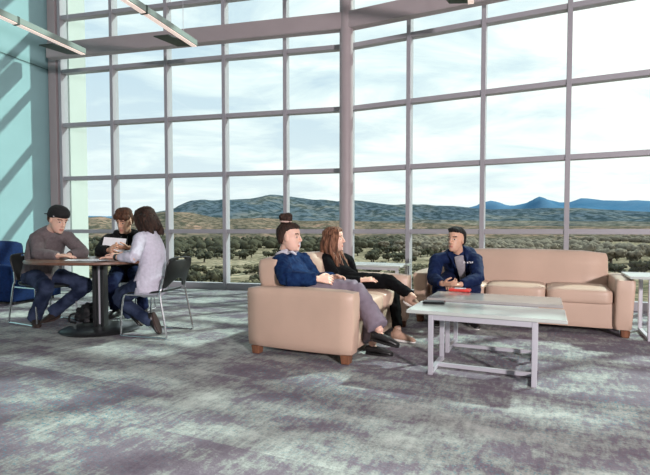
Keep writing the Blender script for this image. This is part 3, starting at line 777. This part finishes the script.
P['hand'] = [(V((-1, .1, 0)), -Z, .2, 1), (V((-1, .12, .0)), -Z, .2, -1)]
P['head'] = at(145.5, 219.5, 4.80); P['hf'] = V((-.86, .46, -.22)); P['hu'] = V((-.2, .1, 1))
P.update(fem=True, skin=M['skin_pale'], hairm=M['h_dark'], hair='mid', topm=M['lav'], topname='shirt', trm=M['denim'], shoem=M['shoe_b'], solem=M['sole_d'], leg=(.064, .060), hem=-.03, bulk=.008, wr_=.010, short=-.08, cuff=.22)
o, HTm, fc, sc_, up = person('person with dark hair in pale lavender shirt, back half turned, at the oval table', P)
q = MB(); w = P['wr'][1]; d = (P['el'][1]-w).normalized(); q.tube([w+d*.01, w+d*.035], .033, n=16, cap=.2, smooth=False); q.build('wristwatch', M['blackm'], o)
chair(V((pel.x+.02, pel.y+.06, 0)), math.atan2(f.y, f.x)+.10, 'black cafe chair with chrome legs under the person in the pale lavender shirt')

# --- woman with the bun
s = 1.0; f = UL.copy(); pel = CL+VL*.42-UL*.56; pel.z = SEAT+.085
P = seated(s, f, pel, -.32, shw=.165)
P['neck'] = at(283.5, 254, 4.30); P['sh'] = [at(280, 262, 4.14), at(301, 260, 4.42)]
P['el'] = [reach(P['sh'][0], UA*s, 287, 283, True), reach(P['sh'][1], UA*s, 316, 281, True)]
P['el'][0].z = max(P['el'][0].z, .62)
P['wr'] = [reach(P['el'][0], FA*s, 325, 284.5, False), reach(P['el'][1], FA*s, 333, 283.5, True)]
for w in P['wr']: w.z = max(w.z, .625)
P['kn'] = [at(355.5, 288, 3.92), at(358, 294, 4.08)]
a0 = onh(374, 357)
P['an'] = [at(380, 331, 3.68), V((a0.x, a0.y+.08, .085))]
P['toe'] = [V((.95, -.25, -.22)), V((.93, -.30, -.02))]
P['hand'] = [(V((.8, .1, -.05)), V((-.1, .75, -.5)), .5, 1), (V((.75, -.35, -.1)), V((-.2, -.6, -.6)), .5, -1)]
P['head'] = at(289.5, 237, 4.26); P['hf'] = V((.96, -.22, -.04)); P['hu'] = V((.04, 0, 1))
P.update(fem=True, skin=M['skin_pale'], hairm=M['h_dark'], hair='bun', topm=M['fleece'], topname='jacket', trm=M['slacks'], shoem=M['shoe_b'], solem=M['shoe_b'], leg=(.068, .090), bulk=.026, wr_=.011, lowshoe=True, short=.08, slump=.05)
o, HTm, fc, sc_, up = person('person with hair bun, navy fleece and grey trousers, near seat of the two-seat sofa', P)
nk = P['neck']
g = MB(); ring = [-2.5+5.0*j/18 for j in range(19)]
g.tube([nk+(-fc*.078*math.cos(t)+fc*.020+sc_*.088*math.sin(t))*s+up*(.026*math.cos(t)-.016) for t in ring], [(.031, .011)]*19, side=[up]*19, n=10)
g.tube([nk+fc*.085+sc_*.06-up*.045, nk+fc*.125+sc_*.085-up*.005, nk+fc*.175+sc_*.095+up*.030], [(.012, .030), (.012, .034), (.008, .008)], side=[sc_]*3, n=10)
g.tube([nk+fc*.085-sc_*.05-up*.05, nk+fc*.118-sc_*.062-up*.075, nk+fc*.125-sc_*.05-up*.115], [(.024, .012), (.020, .012), (.008, .008)], side=[sc_]*3, n=10)
g.fuse('collar', M['collar'], o, voxel=.006, it=2)
g = MB(); g.tube([nk-up*.01, nk+up*.035+fc*.012], [.060, .055], n=16, cap=.2, smooth=False); g.fuse('undershirt', M['blackcloth'], o, voxel=.006, it=2)

# --- woman with long hair
s = .99; f = UL.copy(); pel = CL+VL*1.16-UL*.52; pel.z = SEAT+.085
P = seated(s, f, pel, -.25, shw=.158)
P['neck'] = at(331, 251.5, 4.95); P['sh'] = [at(325, 260, 4.80), at(347, 260, 5.04)]
P['el'] = [reach(P['sh'][0], UA*s, 337, 282, True), reach(P['sh'][1], UA*s, 355, 281, False)]
P['wr'] = [reach(P['el'][0], FA*s, 362, 280, True), reach(P['el'][1], FA*s, 366, 281, True)]
P['kn'] = [at(389, 281, 4.58), at(393, 291, 4.68)]
a0 = onh(398, 341)
P['an'] = [at(413, 297, 4.33), V((a0.x, a0.y, .09))]
P['toe'] = [V((.8, -.35, -.45)), V((.90, -.42, -.05))]
P['hand'] = [(V((.9, -.1, .1)), V((0, .4, -.8)), .3, 1), (V((.7, -.6, .0)), V((-.2, -.3, -.8)), .3, -1)]
P['head'] = at(334, 239, 4.90); P['hf'] = V((.97, -.22, .02)); P['hu'] = V((.0, 0, 1))
P.update(fem=True, skin=M['skin_pale'], hairm=M['h_long'], hair='long', topm=M['blackcloth'], topname='sweater', trm=M['blackcloth'], shoem=M['shoe_tan'], solem=M['sole'], leg=(.064, .050), short=.10, slump=.05)
o, HTm, fc, sc_, up = person('person with long chestnut hair, all in black, legs crossed on the two-seat sofa', P)

# --- man in navy on the long sofa
s = 1.03; f = V((-.30, -1, 0)); pel = at(462, 285, 5.42); pel.z = SEAT+.085
P = seated(s, f, pel, .42)
P['neck'] = at(458, 252, 5.17); P['sh'] = [at(437, 259.5, 5.20), at(475, 259, 5.16)]
P['el'] = [reach(P['sh'][0], UA*s, 433, 279, True), reach(P['sh'][1], UA*s, 478, 279, True)]
P['wr'] = [reach(P['el'][0], FA*s, 443, 284, True), reach(P['el'][1], FA*s, 459, 285, True)]
P['kn'] = [reach(P['hip'][0], FEM*s, 438, 289, True), reach(P['hip'][1], FEM*s, 474, 290, True)]
P['an'] = [V((P['kn'][0].x+.06, P['kn'][0].y+.10, .085)), V((P['kn'][1].x+.02, P['kn'][1].y+.12, .085))]
P['toe'] = [V((-.5, -1, 0)), V((.0, -1, 0))]
P['hand'] = [(V((.75, -.55, .05)), V((.4, .3, .6)), .65, 1), (V((-.9, -.35, .05)), V((.1, .1, -.9)), .6, -1)]
P['head'] = at(456, 239.5, 5.12); P['hf'] = V((-.72, -.66, .02)); P['hu'] = V((-.06, -.1, 1))
P.update(skin=M['skin_warm'], hairm=M['h_black'], hair='short', topm=M['navy'], topname='jacket', trm=M['denim_d'], shoem=M['shoe_b'], solem=M['sole'], bulk=.020, wr_=.010, cuff=.14)
o, HTm, fc, sc_, up = person('person with short black hair in navy jacket, hands clasped, on the long sofa', P)
nk = P['neck']; mid = P['pel'].lerp(nk, .55)
g = MB(); g.tube([nk+fc*.06*s-up*.0, nk+fc*.118*s-up*.075*s, mid+fc*.145*s, mid-up*.13*s+fc*.150*s], [(.050*s, .016), (.050*s, .016), (.040*s, .016), (.035*s, .016)], side=sc_, n=12)
g.fuse('tee_shirt', M['tee'], o, voxel=.007, it=2, wrinkle=.004)
g = MB()
for q_ in (-1, 1): g.tube([nk-fc*.045+sc_*.055*q_+up*.03, nk+fc*.03+sc_*.085*q_+up*.025, nk+fc*.105+sc_*.075*q_-up*.035, nk+fc*.135*s+sc_*.055*q_-up*.10], [(.016, .034), (.014, .036), (.012, .030), (.008, .014)], side=[fc, fc, sc_*1.0, sc_], n=10)
g.fuse('collar', M['navy'], o, voxel=.007, it=2)
g = MB(); worn = [c for c in o.children if c.name.split('.')[0] in ('jacket', 'collar', 'tee_shirt')]
for k, hh in enumerate((.034, .024, .024, .031, .024, .027)):
    p0_ = V((0, 0, HC)); d_ = ray(464+1.7*k, 262.6)
    hits = [h_ for h_ in (c.ray_cast(p0_, d_) for c in worn) if h_[0]]
    if hits: ok, hit, nm, _i = min(hits, key=lambda h_: (h_[1]-p0_).length)
    if hits: g.box(hit+nm*.001+Z*(hh-.024)*.3, (.012, .008, hh*.72), frame(Z.cross(nm)*-1, Z).to_3x3().to_4x4(), .002, 1)
g.build('chest_lettering', M['white'], o)

# ------------------------------------------------------------------ the land outside
GZ = -7.5
def land_mat(name, cols, sc1, sc2, haze=None):
    m, N, L, b = nodes(name); tc = N.new('ShaderNodeTexCoord')
    n = N.new('ShaderNodeTexNoise'); n.inputs['Scale'].default_value = sc1; n.inputs['Detail'].default_value = 8; n.inputs['Roughness'].default_value = .65; L.new(tc.outputs['Object'], n.inputs['Vector'])
    r = N.new('ShaderNodeValToRGB'); e = r.color_ramp.elements
    e[0].position = .34; e[0].color = (*cols[0], 1); e[1].position = .68; e[1].color = (*cols[-1], 1)
    for i, c in enumerate(cols[1:-1]): x = e.new(.34+.34*(i+1)/(len(cols)-1)); x.color = (*c, 1)
    L.new(n.outputs['Fac'], r.inputs['Fac'])
    n2 = N.new('ShaderNodeTexNoise'); n2.inputs['Scale'].default_value = sc2; n2.inputs['Detail'].default_value = 6; L.new(tc.outputs['Object'], n2.inputs['Vector'])
    mx = N.new('ShaderNodeMix'); mx.data_type = 'RGBA'; mx.blend_type = 'MULTIPLY'; mx.inputs['Factor'].default_value = .85
    r2 = N.new('ShaderNodeValToRGB'); r2.color_ramp.elements[0].position = .44; r2.color_ramp.elements[0].color = (.28, .36, .34, 1); r2.color_ramp.elements[1].position = .56
    L.new(n2.outputs['Fac'], r2.inputs['Fac']); L.new(r.outputs['Color'], mx.inputs['A']); L.new(r2.outputs['Color'], mx.inputs['B'])
    L.new(mx.outputs['Result'], b.inputs['Base Color']); b.inputs['Roughness'].default_value = 1; b.inputs['Specular IOR Level'].default_value = 0
    return m
M['field'] = land_mat('dry_grassland', [(.155, .125, .085), (.34, .265, .185), (.53, .42, .315)], .05, .5)
M['foothill'] = land_mat('scrub_foothill', [(.10, .088, .07), (.22, .165, .125), (.40, .235, .18)], .018, .11)
M['ridge'] = land_mat('hazy_wooded_ridge', [(.075, .105, .145), (.105, .135, .165), (.21, .20, .185)], .004, .028)  # woods and slopes, with distance haze mixed into the colours
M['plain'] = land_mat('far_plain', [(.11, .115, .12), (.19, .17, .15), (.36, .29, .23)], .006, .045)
M['far'] = mat('hazy_blue_mountain', (.06, .155, .27), 1, col2=(.10, .20, .32), vscale=.002, spec=0)  # the blue is air haze painted into the mountain colour
M['leaf'] = mat('scrub_leaves', (.027, .028, .019), 1, col2=(.10, .09, .058), vscale=2.5, bump=.6, bscale=3, spec=.1)
M['leaf2'] = mat('dry_brush', (.075, .065, .04), 1, col2=(.19, .165, .105), vscale=2.5, bump=.6, bscale=3, spec=.1)
M['leaf3'] = mat('bare_grey_trees', (.11, .095, .075), 1, col2=(.26, .215, .165), vscale=2.5, bump=.6, bscale=3, spec=.1)
M['bark'] = mat('bark', (.10, .07, .05), .9, var=.3, vscale=6)
M['water'] = mat('pond_water', (.55, .62, .66), .08)
def az(px): return math.atan2(px-325, F)
def gh(r, a):
    """height of the ground at range r, bearing a"""
    h = GZ-4.5*min(1, max(0, (r-60)/200))+1.2*noise.noise(V((r*math.sin(a)*.02, r*math.cos(a)*.02, 1)))*min(1, r/60)
    if r < 60: h += .6*(60-r)/40
    return h
def polar(name, rs, azs, fn, m):
    vs = []; fs = []; n = len(azs)
    for r in rs:
        for a in azs: vs.append((r*math.sin(a), r*math.cos(a), fn(r, a)))
    for i in range(len(rs)-1):
        for j in range(n-1): fs.append((i*n+j, i*n+j+1, (i+1)*n+j+1, (i+1)*n+j))
    me = bpy.data.meshes.new(name); me.from_pydata(vs, [], fs); me.update()
    return tag(link(name, me, m), kind='structure')
AZ = [math.radians(-75+150*i/220) for i in range(221)]
RS = [12*(1.055**i) for i in range(108)]
polar('ground', [r for r in RS if r < 1500], AZ, gh, M['field'])
def ridge(name, prof, R, wid, m, nz, base=GZ-6, lo=-75, hi=75):
    """a range of hills whose crest at range R follows elevation profile prof [(px, py)]"""
    xs = [p[0] for p in prof]; ys = [p[1] for p in prof]
    azs = [math.radians(lo+(hi-lo)*i/300) for i in range(301)]
    rs = [R-wid+wid*1.6*i/30 for i in range(31)]
    def fn(r, a):
        px = 325+F*math.tan(max(-1.2, min(1.2, a))); py = float(np.interp(px, xs, ys))
        crest = HC+(230.5-py)/F*R*math.cos(a)*1.0
        t = (r-(R-wid))/wid; k = math.sin(min(t, 1)*PI/2)**1.3 if t <= 1 else max(0, 1-(t-1)*.8)
        q = V((r*math.sin(a)/nz, r*math.cos(a)/nz, 3)); tt = 1-abs(2*min(1, t)-1)
        return base+(crest-base)*k+(crest-base)*.35*tt*noise.fractal(q, 1., 2., 4)
    polar(name, rs, azs, fn, m)
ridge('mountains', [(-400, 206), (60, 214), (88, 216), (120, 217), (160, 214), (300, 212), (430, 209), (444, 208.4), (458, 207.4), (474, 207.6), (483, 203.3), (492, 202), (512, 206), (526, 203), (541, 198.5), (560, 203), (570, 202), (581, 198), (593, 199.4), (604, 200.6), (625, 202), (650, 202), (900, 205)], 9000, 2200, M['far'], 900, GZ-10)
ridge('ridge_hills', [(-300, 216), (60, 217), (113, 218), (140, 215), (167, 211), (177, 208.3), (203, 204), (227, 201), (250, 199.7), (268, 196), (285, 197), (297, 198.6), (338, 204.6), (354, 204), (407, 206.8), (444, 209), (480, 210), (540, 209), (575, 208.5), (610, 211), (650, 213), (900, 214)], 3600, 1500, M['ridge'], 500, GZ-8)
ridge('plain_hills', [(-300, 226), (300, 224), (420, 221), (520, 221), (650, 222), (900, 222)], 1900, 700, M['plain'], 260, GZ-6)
ridge('foothills', [(-300, 217), (60, 219), (88, 217.5), (103, 216.5), (116, 220), (135, 219), (155, 214), (170, 211.5), (182, 214), (200, 217), (230, 219), (262, 218), (300, 221), (345, 222), (420, 224), (500, 226), (900, 227)], 1050, 420, M['foothill'], 150, GZ-5)

def blob(seed, sub=2, flat=.8, k=.35, fr=1.6):
    bm = bmesh.new(); bmesh.ops.create_icosphere(bm, subdivisions=sub, radius=1)
    for v in bm.verts:
        d = v.co.normalized(); v.co = d*(1+k*noise.fractal(d*fr+V((seed*7.3, 0, 0)), 1, 2, 3)); v.co.z *= flat
    return bm
def crown(seed, parts=16):
    mb = MB(); rr = random.Random(seed)
    for i in range(parts):
        bm = blob(seed+i*.37, 2, .8, .8, 3.2); bm.verts.index_update(); a = rr.random()*6.28; d = .8*rr.random()**.5; z = rr.uniform(-.35, .55)*(1-.5*d); k = rr.uniform(.22, .42)
        mb.add([v.co*k+V((d*math.cos(a), d*math.sin(a), z)) for v in bm.verts], [[v.index for v in f.verts] for f in bm.faces]); bm.free()
    return mb.mesh('crown')
crowns = [crown(i) for i in range(5)]
tm = MB().tube([(0, 0, -.9), (.05, 0, -.2), (0, .03, .3)], [.11, .08, .04], n=8).mesh('trunk')
for me in crowns: me.polygons.foreach_set('use_smooth', [True]*len(me.polygons))
tm.materials.append(M['bark'])
cm = []
for i, me in enumerate(crowns):
    for mm in ('leaf', 'leaf2', 'leaf3'):
        m2 = me.copy(); m2.materials.append(M[mm]); cm.append((mm, m2))
def tree_at(px, dist, size, kind, label, grp):
    a = az(px); r = dist; p = V((r*math.sin(a), r*math.cos(a), gh(r, a)))
    t = empty('tree' if kind != 'leaf2' else 'shrub', p, random.random()*6.28); t.scale = (size, size, size*random.uniform(.8, 1.15))
    c = bpy.data.objects.new('crown', random.choice([m for n, m in cm if n == kind])); COL.objects.link(c); c.parent = t; c.location = (0, 0, .75 if kind != 'leaf2' else .4)
    q = bpy.data.objects.new('trunk', tm); COL.objects.link(q); q.parent = t; q.location = (0, 0, .8)
    tag(t, label, 'tree' if kind != 'leaf2' else 'shrub', grp)
taken = []
def scatter(n, px0, px1, d0, d1, s0, s1, kinds, label, grp, gap):
    k = 0
    for _ in range(n*12):
        if k >= n: break
        px = random.uniform(px0, px1); d = math.sqrt(random.uniform(d0*d0, d1*d1)); z = random.uniform(s0, s1); a = az(px); q = V((d*math.sin(a), d*math.cos(a)))
        if any((q-t).length < gap*(z+u) for t, u in taken): continue
        taken.append((q, z)); k += 1; tree_at(px, d, z, random.choice(kinds), label, grp)
for px, d in ((616, 126), (645, 122)): taken.append((V((d*math.sin(az(px)), d*math.cos(az(px)))), 3.))
scatter(170, 60, 445, 58, 125, .6, 1.7, ['leaf2', 'leaf2', 'leaf'], 'low scrub bush on the dry slope just below the window', 'scrub on the near slope', 1.05)
scatter(110, 60, 445, 150, 300, 1.6, 3.6, ['leaf'], 'dark green tree in the belt beyond the dry field', 'dark trees beyond the field', 1.05)
scatter(75, 380, 700, 185, 330, 2.4, 5.0, ['leaf3'], 'pale leafless tree in the belt behind the long sofa', 'bare trees beyond the field', 1.05)
for px, d, sz, w in ((616, 126, 2.3, 'left of the other, nearer the long sofa'), (645, 122, 2.6, 'right of the other, above the side table')):
    tree_at(px, d, sz, 'leaf', 'round dark bush alone on the tan field, '+w, None)
# woodland too far to count
mb = MB(); rr = random.Random(11)
unit = blob(1, 1, .8); unit.verts.index_update(); uv_ = [v.co.copy() for v in unit.verts]; uf = [[v.index for v in f.verts] for f in unit.faces]; unit.free()
def wood(name, n0, p0, p1, m, label):
    vs = []; fs = []
    for i in range(n0):
        px = rr.uniform(p0, p1); a = az(px); r = 330*(1100/330)**rr.random(); k = rr.uniform(2.2, 4.6)*(1 if r < 700 else 1.3)
        if noise.noise(V((r*math.sin(a)*.006, r*math.cos(a)*.006, 5))) < -.12: continue
        z = gh(r, a); n = len(vs)
        vs += [(r*math.sin(a)+v.x*k, r*math.cos(a)+v.y*k, z+k*.6+v.z*k) for v in uv_]; fs += [tuple(i_+n for i_ in f) for f in uf]
    me = bpy.data.meshes.new(name); me.from_pydata(vs, [], fs); me.update()
    tag(link(name, me, M[m]), label, 'woodland', kind='stuff')
wood('woodland', 1500, -60, 400, 'leaf', 'dark green woodland over the valley floor below the hills, left of the long sofa')
wood('bare_woodland', 1200, 400, 740, 'leaf3', 'pale leafless woodland over the valley floor, above the long sofa')
vs = []; fs = []; rr = random.Random(5)
for i in range(2600):          # tussocks of dry brush
    px = rr.uniform(40, 700); a = az(px); r = math.sqrt(rr.uniform(45**2, 150**2)); k = rr.uniform(.18, .62)
    if noise.noise(V((r*math.sin(a)*.03, r*math.cos(a)*.03, 9))) < (-.05 if px < 430 else .22): continue
    z = gh(r, a); n = len(vs); vs += [(r*math.sin(a)+v.x*k, r*math.cos(a)+v.y*k, z+v.z*k) for v in uv_]; fs += [tuple(i_+n for i_ in f) for f in uf]
me = bpy.data.meshes.new('dry_brush'); me.from_pydata(vs, [], fs); me.update()
tag(link('dry_brush', me, M['leaf2']), 'tussocks of dry brush scattered over the tan slope below the window', 'brush', kind='stuff')
for i, (px, py, w_) in enumerate(((424, 246.5, 15), (388, 243, 20), (518, 247.5, 36))):
    d = onh(px, py, GZ-4.3).length; a = az(px); c = V((d*math.sin(a), d*math.cos(a), gh(d, a)+.5)); rw = w_/2/F*d
    mb = MB(); mb.loft([[V((c.x+rw*math.cos(t)*(1+.2*math.sin(3*t)), c.y+28*math.sin(t), c.z+z)) for t in [2*PI*j/28 for j in range(28)]] for z in (-1.5, 0)])
    tag(mb.build('water_%d' % (i+1), M['water'], smooth=False), kind='structure')
# ------------------------------------------------------------------ sky and lights
w = bpy.data.worlds.new('sky'); sc.world = w; w.use_nodes = True; N = w.node_tree.nodes; L = w.node_tree.links; bg = N['Background']
tc = N.new('ShaderNodeTexCoord'); sx = N.new('ShaderNodeSeparateXYZ'); L.new(tc.outputs['Generated'], sx.inputs[0])
def mth(op, a, b=None, cl=False):
    n = N.new('ShaderNodeMath'); n.operation = op; n.use_clamp = cl
    for i, x in enumerate((a, b)):
        if x is None: continue
        if isinstance(x, (int, float)): n.inputs[i].default_value = x
        else: L.new(x, n.inputs[i])
    return n.outputs[0]
zz = mth('ADD', mth('MAXIMUM', sx.outputs['Z'], 0), .14)
cb = N.new('ShaderNodeCombineXYZ'); L.new(mth('DIVIDE', sx.outputs['X'], zz), cb.inputs[0]); L.new(mth('MULTIPLY', mth('DIVIDE', sx.outputs['Y'], zz), 1.5), cb.inputs[1])
n1 = N.new('ShaderNodeTexNoise'); n1.inputs['Scale'].default_value = 1.25; n1.inputs['Detail'].default_value = 7; n1.inputs['Roughness'].default_value = .6; n1.inputs['Distortion'].default_value = .5
L.new(cb.outputs[0], n1.inputs['Vector'])
f = mth('ADD', n1.outputs['Fac'], mth('MULTIPLY', sx.outputs['X'], .26))
rp = N.new('ShaderNodeValToRGB'); e = rp.color_ramp.elements; e[0].position = .36; e[0].color = (.68, .82, .95, 1); e[1].position = .66; e[1].color = (1.3, 1.26, 1.24, 1)
x = e.new(.50); x.color = (.92, 1.02, 1.07, 1)
L.new(f, rp.inputs['Fac'])
mx = N.new('ShaderNodeMix'); mx.data_type = 'RGBA'; L.new(mth('MULTIPLY', mth('SUBTRACT', .30, sx.outputs['Z'], True), 2.2, True), mx.inputs['Factor'])
L.new(rp.outputs['Color'], mx.inputs['A']); mx.inputs['B'].default_value = (1.08, 1.08, 1.08, 1)
L.new(mx.outputs['Result'], bg.inputs['Color']); bg.inputs['Strength'].default_value = 1.0
def light(name, kind, loc, aim, energy, col, **k):
    d = bpy.data.lights.new(name, kind); o = bpy.data.objects.new(name, d); COL.objects.link(o); o.location = loc
    o.rotation_euler = (V(aim)-V(loc)).to_track_quat('-Z', 'Y').to_euler(); d.energy = energy; d.color = col
    for a, b in k.items(): setattr(d, a, b)
    return o
SUN = V((math.sin(math.radians(60))*math.cos(math.radians(39)), math.cos(math.radians(60))*math.cos(math.radians(39)), math.sin(math.radians(39))))
light('sun', 'SUN', SUN*50, (0, 0, 0), 4.9, (.87, 1, .93), angle=.03)
light('photo_flash', 'AREA', (3.3, -4.6, 2.3), (.2, 6, .8), 860, (1, .91, .925), shape='DISK', size=.5)

vs_ = sc.view_settings; vs_.view_transform = 'Standard'; vs_.look = 'None'; vs_.exposure = 0; vs_.gamma = 1; vs_.use_curve_mapping = False
sc.cycles.transparent_max_bounces = 24; sc.cycles.max_bounces = 8
